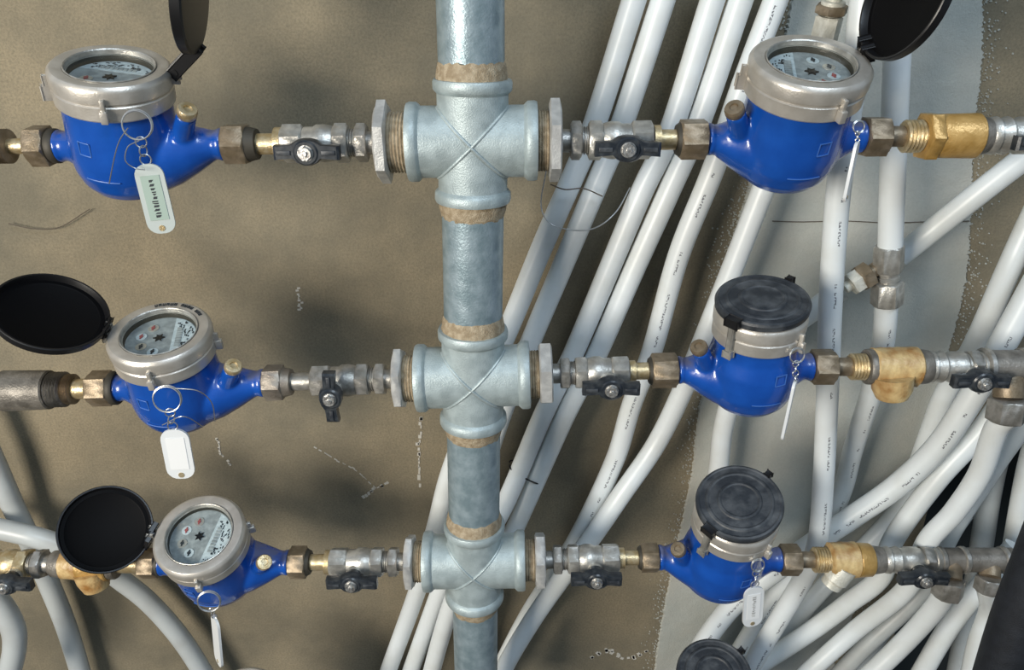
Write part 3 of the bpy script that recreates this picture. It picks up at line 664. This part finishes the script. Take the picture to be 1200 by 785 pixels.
# ------------------------------------------------------------------ outer branches (beyond the meters)
def segs_thing(name, label, cat, row, parts, group=None):
    """parts: (part name, material, kind, x0, x1, r_px0, r_px1)"""
    P0 = rp(row, parts[0][3]); a = (rp(row, parts[-1][4])-P0).normalized(); s = mpp(P0); t = thing(name, label, cat, P0, group)
    D = lambda x: (rp(row, x)-P0).dot(a)
    for (pn, m, kd, x0, x1, r0, r1) in parts:
        bm = B(); d0, d1 = D(x0), D(x1); c = min(.0012, abs(d1-d0)*.2); sg = 1 if d1 > d0 else -1
        if kd == 'hex': hexa(bm, P0, a, d0, d1, r0*s*.97, .001, R(26 if d1 > d0 else 34))
        elif kd == 'thread':
            n_ = 6; lathe(bm, P0, a, [(d0+(d1-d0)*j/(2*n_), s*(r0 if j % 2 else r0*.88)) for j in range(2*n_+1)], 32)
        elif kd == 'wrap':
            n_ = 14; rr = random.Random(int(x0)); rings = []; u, v = frame(a)
            for j in range(n_+1):
                f = j/n_; ee = .80 if j in (0, n_) else 1
                rings.append([P0 + a*(d0+(d1-d0)*f) + (u*math.cos(2*PI*i/28)+v*math.sin(2*PI*i/28))*s*ee*(r0+(r1-r0)*f)*(1+rr.uniform(-.025, .025)) for i in range(28)])
            loft(bm, rings)
        else: lathe(bm, P0, a, [(d0, (r0-.001)*s*.94), (d0+sg*c, r0*s), (d1-sg*c, r1*s), (d1, r1*s*.94)], 36)
        obj(pn, bm, m, t)
    return t
G_ = 'union couplings at the meters'
segs_thing('union_coupling', 'dull brass hex union coupling at left edge, beside top left meter', 'pipe coupling', 1,
           [('union_nut', 'nut', 'hex', 60, 37, 22, 22), ('gasket', 'dark', 'cyl', 70, 60, 20, 20), ('tail_piece', 'brass', 'cyl', 39, 10, 9, 9), ('tail_ring', 'nut', 'thread', 12, -4, 20, 20)], G_)
segs_thing('branch_pipe', 'dark pipe end leaving frame at left edge, top row', 'pipe', 1, [('pipe', 'oldmetal', 'cyl', -2, -70, 14, 14)])
segs_thing('union_coupling', 'dull brass hex union coupling left of middle left meter', 'pipe coupling', 2,
           [('gasket', 'dark', 'cyl', 139, 131, 20, 20), ('union_nut', 'nut', 'hex', 132, 107, 19, 19), ('tail_piece', 'brass', 'cyl', 108, 84, 12, 12), ('tail_ring', 'nut', 'thread', 88, 74, 18, 18)], G_)
segs_thing('check_valve', 'dark dirty grey check valve with tape at left edge, middle row', 'valve', 2,
           [('end_ring', 'oldmetal', 'thread', 78, 56, 21, 21), ('body', 'oldmetal', 'cyl', 60, 4, 23, 24), ('sealing_tape', 'tape', 'wrap', 8, -30, 22, 20)], 'check valves beyond the meters')
segs_thing('union_coupling', 'brass hex union coupling between round open lid and bottom left meter', 'pipe coupling', 3,
           [('gasket', 'dark', 'cyl', 190, 185, 15, 15), ('union_nut', 'nut', 'hex', 186, 166, 16, 16), ('tail_piece', 'brass', 'cyl', 168, 134, 11, 11)], G_)
cvb = segs_thing('check_valve', 'ochre check valve partly under round open lid, bottom left', 'valve', 3,
           [('end_ring', 'oldmetal', 'cyl', 138, 128, 18, 18), ('body', 'gold', 'cyl', 130, 96, 20, 20), ('sealing_tape', 'tape', 'wrap', 98, 74, 19, 17), ('end_collar', 'oldmetal', 'cyl', 76, 62, 16, 15)], 'check valves beyond the meters')
bm = B(); lathe(bm, at(106, 668, .588), Vector((.15, -.1, -1)), [(0, .0155), (.010, .015), (.020, .012), (.022, .006)], 20); obj('branch_stub', bm, 'tape', cvb)
ball_valve(3, 62, -45, 'tarnished ball valve with black lever at lower left edge', sc=1.0, hub=.33, bodymat='brass')
segs_thing('union_coupling', 'dark brass hex union coupling right of top right meter', 'pipe coupling', 1,
           [('gasket', 'dark', 'cyl', 1008, 1012, 16, 16), ('union_nut', 'nut', 'hex', 1011, 1038, 22, 22), ('tail_piece', 'nut', 'cyl', 1037, 1060, 12, 12), ('tail_ring', 'brass', 'thread', 1058, 1084, 19, 19)], G_)
segs_thing('check_valve', 'smooth golden brass check valve, top row right', 'valve', 1,
           [('end_hex', 'gold', 'hex', 1080, 1096, 26, 26), ('body', 'gold', 'cyl', 1095, 1144, 25, 26), ('end_ring', 'oldmetal', 'cyl', 1143, 1156, 23, 21)], 'check valves beyond the meters')
def outer_valve(row, x0, x1, hubx, rpx, label, sc=1.0):
    P0 = rp(row, x0); a = (rp(row, x1)-P0).normalized(); s = mpp(P0); D = lambda x: (rp(row, x)-P0).dot(a)
    t = thing('ball_valve', label, 'valve', P0, 'ball valves beyond the meters'); L = D(x1)
    bm = B(); lathe(bm, P0, a, [(L*f, rpx*s*r) for f, r in ((0, .9), (.03, 1.0), (.10, 1.05), (.13, .9), (.2, .98), (.26, 1.05), (.3, .92), (.38, .92), (.42, 1.02), (.62, 1.02), (.66, .9), (.9, .9), (.92, .98), (1, .98))], 36); obj('body', bm, 'nickel', t)
    bm = B(); hexa(bm, P0, a, L*.70, L*.88, rpx*s*1.0); obj('end_hex', bm, 'steel', t)
    c = rp(row, hubx) + Vector((0, -.026, -.001)); lever(t, c, Vector((0, -1, 0)), Vector((1, 0, 0)), 0.047*sc, 0.0115)
    return t
outer_valve(1, 1155, 1240, 1203, 21, 'ball valve cut off by right edge, top row')
segs_thing('union_coupling', 'dark brass hex union coupling right of middle right meter', 'pipe coupling', 2,
           [('gasket', 'dark', 'cyl', 947, 952, 14, 14), ('union_nut', 'nut', 'hex', 951, 977, 19, 19), ('tail_piece', 'nut', 'cyl', 976, 998, 11, 11), ('tail_ring', 'brass', 'thread', 996, 1018, 16, 16)], G_)
cv2 = segs_thing('check_valve', 'check valve wrapped in lumpy yellow tape, middle row right', 'valve', 2,
           [('body', 'oldmetal', 'cyl', 1014, 1024, 21, 21), ('sealing_tape', 'tape', 'wrap', 1018, 1076, 22, 24), ('end_ring', 'oldmetal', 'cyl', 1073, 1087, 21, 20)], 'check valves beyond the meters')
bm = B(); lathe(bm, at(1046, 440, .585), Vector((.12, -.1, -1)), [(0, .017), (.012, .0165), (.020, .013), (.0225, .008)], 20); obj('branch_stub', bm, 'tape', cv2)
outer_valve(2, 1084, 1152, 1131, 18, 'ball valve with black lever, middle row right')
segs_thing('union_coupling', 'dark brass hex union coupling right of bottom right meter', 'pipe coupling', 3,
           [('gasket', 'dark', 'cyl', 911, 915, 13, 13), ('union_nut', 'nut', 'hex', 914, 936, 16.5, 16.5), ('tail_piece', 'nut', 'cyl', 935, 955, 9.5, 9.5), ('tail_ring', 'brass', 'thread', 953, 972, 15, 15)], G_)
cv3 = segs_thing('check_valve', 'taped ochre check valve with slanting branch, bottom row right', 'valve', 3,
           [('sealing_tape', 'tape', 'wrap', 970, 1004, 20, 21), ('body', 'gold', 'cyl', 1002, 1020, 20, 19), ('end_ring', 'oldmetal', 'cyl', 1018, 1034, 17, 15)], 'check valves beyond the meters')
bm = B(); lathe(bm, at(990, 664, .587), Vector((-.45, -.05, -.9)), [(0, .012), (.016, .012), (.017, .010), (.024, .010), (.026, .004)], 24); obj('branch_stub', bm, 'fitwhite', cv3)
outer_valve(3, 1034, 1098, 1068, 15, 'ball valve with black lever, bottom row right')
def tee_pipe(row, x0, x1, rpx, drops, label):
    P0 = rp(row, x0); a = (rp(row, x1)-P0).normalized(); s = mpp(P0)
    t = thing('branch_manifold', label, 'pipe fitting', P0, None); D = lambda x: (rp(row, x)-P0).dot(a)
    bm = B(); lathe(bm, P0, a, [(0, rpx*s), (D(x1), rpx*s)], 36); obj('pipe', bm, 'oldmetal', t)
    for x in [x0+1]+[d[0]+13 for d in drops]:
        bm = B(); lathe(bm, P0, a, [(D(x)-.001, rpx*s), (D(x), rpx*s*1.12), (D(x)+.0035, rpx*s*1.12), (D(x)+.0045, rpx*s)], 36); obj('rim', bm, 'steel', t)
    for (x, y1, y2, rr) in drops:
        c = rp(row, x); e1 = at(x, y1, YR-.012); e2 = at(x-4, y2, YR-.014); d = (e1-c)
        bm = B(); lathe(bm, c, d, [(0, rr*s*.9), (d.length, rr*s*.85)], 28); obj('outlet', bm, 'nut', t)
        d2 = (e2-e1); bm = B(); hexa(bm, e1, d2, 0, d2.length, rr*s, .001, R(15), ref=Vector((1, 0, 0))); obj('compression_nut', bm, 'steel', t)
tee_pipe(2, 1150, 1300, 20, [(1182, 466, 492, 19)], 'dark steel branch pipe with outlet nut at right edge, middle row')
tee_pipe(3, 1098, 1186, 14, [(1113, 678, 698, 15), (1160, 676, 692, 13)], 'dark steel branch pipe with two outlet nuts, bottom row right')

# ------------------------------------------------------------------ white plastic supply pipes
def pex(pts, label, r=.0105, Y=.70, m='pex', front=.5):
    P = [at(p[0], p[1], p[2] if len(p) > 2 else Y) for p in pts]
    bm = B(); tube(bm, spline(P, 9), r, 20, uv=True, front=front)
    o = obj('plastic_pipe', bm, m); recenter(o); tag(o, label, 'pipe', 'white plastic supply pipes'); return o
pex([(762, -60), (743, 0), (697, 145), (671, 208), (635, 290), (599, 378), (560, 470), (527, 555), (510, 620), (488, 695), (452, 795), (440, 840)], 'white pipe, first right of riser at top, emerging left of riser below')
pex([(796, -60), (777, 0), (729, 145), (703, 208), (660, 310), (622, 400), (590, 480), (553, 590), (516, 690), (480, 790), (465, 840)], 'white pipe, second right of riser at top edge', Y=.70)
pex([(857, -60), (835, 0), (787, 150), (752, 225), (712, 320), (671, 416), (637, 485), (592, 590, .69), (560, 645, .675), (530, 705, .675), (505, 790, .675), (495, 840, .675)], 'white pipe, third right of riser at top edge', Y=.70)
pex([(890, -60), (868, 0), (820, 141), (785, 222), (742, 318), (699, 416), (661, 490), (612, 600), (585, 660), (560, 720), (545, 800)], 'white pipe, fourth right of riser at top edge, tied to its left neighbour lower down', Y=.70)
pex([(932, -60), (909, 0), (870, 102), (834, 203), (795, 300), (765, 408), (740, 475), (722, 535), (690, 605), (662, 655, .71), (622, 715, .72), (590, 775, .72), (575, 810, .72)], 'white pipe with printed line, fifth right of riser', Y=.70, m='pexprint', front=.48)
pex([(966, 48, .685), (935, 120), (896, 218), (868, 290), (838, 365), (801, 455), (769, 520), (728, 580, .68), (697, 625, .675), (660, 675, .67), (625, 725, .67), (595, 775, .67), (580, 810, .67)], 'white pipe from angled fitting at top, passing left of the right-hand meters', Y=.695)
pex([(985, 340, .70), (955, 362, .70), (905, 400, .705), (865, 450, .705), (848, 500, .705), (840, 560, .705), (820, 650, .705)], 'white pipe passing behind middle right meter to a side outlet', Y=.70)
pex([(1020, -60, .64), (1012, 0, .64), (1005, 60, .64), (992, 150, .645), (981, 240, .645), (974, 340, .645), (970, 450, .645), (965, 560, .645), (958, 635, .64), (940, 680, .64), (895, 755, .64), (870, 800, .64)], 'long upright white pipe just right of the right-hand meters', m='pexprint', front=.5, r=.0102)
pex([(1058, -60, .655), (1052, 50, .655), (1048, 150, .655), (1043, 296, .655)], 'upright white pipe entering steel tee behind golden valve', r=.0105)
pex([(1039, 350, .655), (1035, 400, .665), (1021, 460, .685), (1000, 525, .70), (985, 580, .71), (955, 640, .715), (912, 690, .715), (880, 740, .715), (850, 790, .715)], 'white pipe with printed line leaving bottom of steel tee', m='pexprint', r=.0102, front=.5)
pex([(1225, 168, .66), (1190, 193, .665), (1140, 232, .675), (1085, 276, .69), (1052, 302, .69)], 'short white pipe slanting from right edge down to steel tee', r=.0105)
pex([(1230, 215, .68), (1205, 265, .68), (1180, 320, .68), (1140, 408, .70), (1107, 462, .715), (1085, 520, .72), (1058, 590, .72), (1015, 640, .72), (968, 685, .715), (925, 735, .71), (895, 775, .71)], 'white pipe curving down left from right edge, left of a thicker one', r=.0105)
pex([(1250, 265, .65), (1215, 330, .65), (1172, 408, .65), (1137, 468, .65), (1098, 525, .655), (1050, 570, .665), (1000, 605, .675), (970, 625, .675), (920, 660, .68), (868, 700, .685), (835, 738, .685), (812, 775, .685), (795, 820, .685)], 'thick white pipe sweeping from right edge to lower left', r=.0118, m='pexprint', front=.44)
pex([(1180, 488, .583), (1166, 505, .59), (1148, 555, .60), (1118, 600, .605), (1086, 636, .61), (1062, 690, .62), (1003, 738, .64), (950, 785, .64), (925, 810, .64)], 'white pipe dropping from middle row outlet nut at right', r=.0098)
pex([(1195, 440, .66), (1150, 505, .66), (1098, 562, .66), (1047, 632, .66), (1032, 676, .65), (995, 706, .66), (952, 738, .668), (897, 774, .675), (870, 790, .678)], 'white pipe fanning lower left, highest of the bottom right bundle', r=.0105)
pex([(1225, 460, .645), (1198, 498, .645), (1155, 560, .65), (1112, 628, .65), (1090, 680, .66), (1063, 712, .66), (1023, 749, .66), (988, 785, .66), (965, 810, .66)], 'white pipe from right edge running just right of the one off the outlet nut', r=.0095, m='pexgrey')
pex([(1190, 455, .69), (1172, 520, .69), (1160, 575, .69), (1150, 640, .69), (1140, 700, .69), (1125, 770, .69), (1118, 810, .69)], 'greyish upright pipe over added shade recess at right', m='pexgrey', r=.0115)
pex([(1225, 480, .66), (1205, 550, .66), (1188, 640, .66), (1175, 720, .66)], 'white upright pipe nearest right edge above foam tube', r=.0105)
pex([(1108, 692, .582), (1096, 712, .59), (1063, 749, .60), (1026, 785, .60), (1000, 808, .60)], 'white pipe from left outlet nut of bottom row', r=.0102)
pex([(1190, 640, .63), (1147, 690, .63), (1112, 735, .63), (1082, 785, .63), (1065, 815, .63)], 'white pipe running down left between the two bottom outlet nuts', r=.0104)
pex([(1157, 688, .583), (1160, 715, .60), (1146, 755, .60), (1136, 800, .60)], 'white pipe dropping from right outlet nut of bottom row', r=.0100)
pex([(1130, 600, .70), (1085, 660, .70), (1040, 730, .70), (990, 800, .70)], 'half hidden grey pipe at the back of the bottom right bundle', m='pexgrey')
pex([(-40, 470, .71), (-8, 540, .71), (14, 590, .715), (38, 640, .72), (58, 685, .72), (78, 735, .72), (95, 790, .72), (105, 830, .72)], 'white pipe from left edge running down under lower left valve', r=.0115, m='pexgrey')
pex([(-40, 612, .685), (0, 620, .685), (40, 629, .685), (80, 642, .69), (112, 657, .695), (140, 678, .705), (175, 706, .71), (212, 748, .71), (242, 795, .71), (262, 835, .71)], 'white pipe arching under round open lid at lower left', r=.0115, m='pexgrey')
pex([(-40, 675, .64), (-5, 702, .64), (14, 732, .64), (17, 760, .64), (8, 800, .64)], 'curled pipe in the bottom left corner', r=.012, m='pexgrey')
# dark foam tube in the bottom right corner
P = [at(1262, 560, .50), at(1225, 650, .50), at(1190, 740, .50), at(1155, 850, .50)]
bm = B(); tube(bm, spline(P, 10), .0215, 28); o = obj('foam_tube', bm, 'foam'); recenter(o); tag(o, 'black foam insulation tube in bottom right corner', 'insulation')

# steel tee joining the upright pipes, with its ivory stub
c0 = at(1042, 288, .655); c1 = at(1039, 357, .655); a = (c1-c0); L = a.length; s = mpp(c0)
t = thing('steel_tee', 'bright steel compression tee on upright white pipe, with ivory side plug', 'pipe fitting', c0)
bm = B(); hexa(bm, c0, a, 0, L*.42, 15*s, .001, R(10), ref=Vector((1, 0, 0))); obj('compression_nut', bm, 'nickel', t)
bm = B(); hexa(bm, c0, a, L*.60, L, 16*s, .001, R(24), ref=Vector((1, 0, 0))); obj('compression_nut', bm, 'nickel', t)
bm = B(); lathe(bm, c0, a, [(L*.40, 13*s), (L*.45, 13*s), (L*.46, 11*s), (L*.50, 11*s), (L*.51, 13*s), (L*.56, 13*s), (L*.57, 11*s), (L*.61, 11*s)], 32); obj('body', bm, 'nickel', t)
q0 = at(1035, 310, .66); q1 = at(990, 338, .655); d = (q1-q0)
bm = B(); hexa(bm, q0, d, d.length*.35, d.length*.62, 15*s, .001, R(5)); lathe(bm, q0, d, [(0, 9*s), (d.length*.4, 9*s)], 24); obj('side_nut', bm, 'nut', t)
bm = B(); hexa(bm, q0, d, d.length*.55, d.length*.85, 13*s, .001, R(5)); lathe(bm, q0, d, [(d.length*.8, 7*s), (d.length, 6.5*s)], 20); obj('side_plug', bm, 'fitwhite', t)
# angled ivory fitting at the top
c0 = at(985, -30, .67); c1 = at(964, 52, .682); a = (c1-c0); L = a.length; s = mpp(c0)
t = thing('compression_fitting', 'ivory compression fitting at top edge above top right meter', 'pipe fitting', c0)
bm = B(); hexa(bm, c0, a, L*.58, L, 14*s, .001, R(12), ref=Vector((1, 0, 0))); obj('compression_nut', bm, 'fitwhite', t)
bm = B(); lathe(bm, c0, a, [(0, 9*s), (L*.36, 9*s), (L*.37, 14*s), (L*.44, 14*s), (L*.45, 8*s), (L*.6, 8*s)], 28); obj('body', bm, 'fitwhite', t)
bm = B(); hexa(bm, c0, a, L*.42, L*.55, 17*s, .001, R(0), ref=Vector((1, 0, 0))); obj('locking_ring', bm, 'nut', t)
# cable tie round the third and fourth pipes
Pa = at(597, 541, .687); Pb = at(634, 566, .687); mid = (Pa+Pb)/2
t_ = (at(612, 600, .70)-at(661, 490, .70)).normalized(); u = (Pb-Pa); u = (u - t_*u.dot(t_)*0.4); nv = Vector((0, -1, 0))
pts = []
cen = at(615.5, 553, .70); hu = u.length/2 - .001; un = u.normalized()
for j in range(32):
    q = 2*PI*j/32; cx_, cy_ = math.cos(q), math.sin(q)
    x = math.copysign(abs(cx_)**.6, cx_)*hu*1.02; y = math.copysign(abs(cy_)**.75, cy_)*.0122
    pts.append(cen + un*x + nv*y)
bm = B(); tube(bm, pts, .0009, 8, closed=True); t = obj('cable_tie', bm, 'black'); recenter(t); tag(t, 'dark tie bound round two white pipes right of riser', 'cable tie')
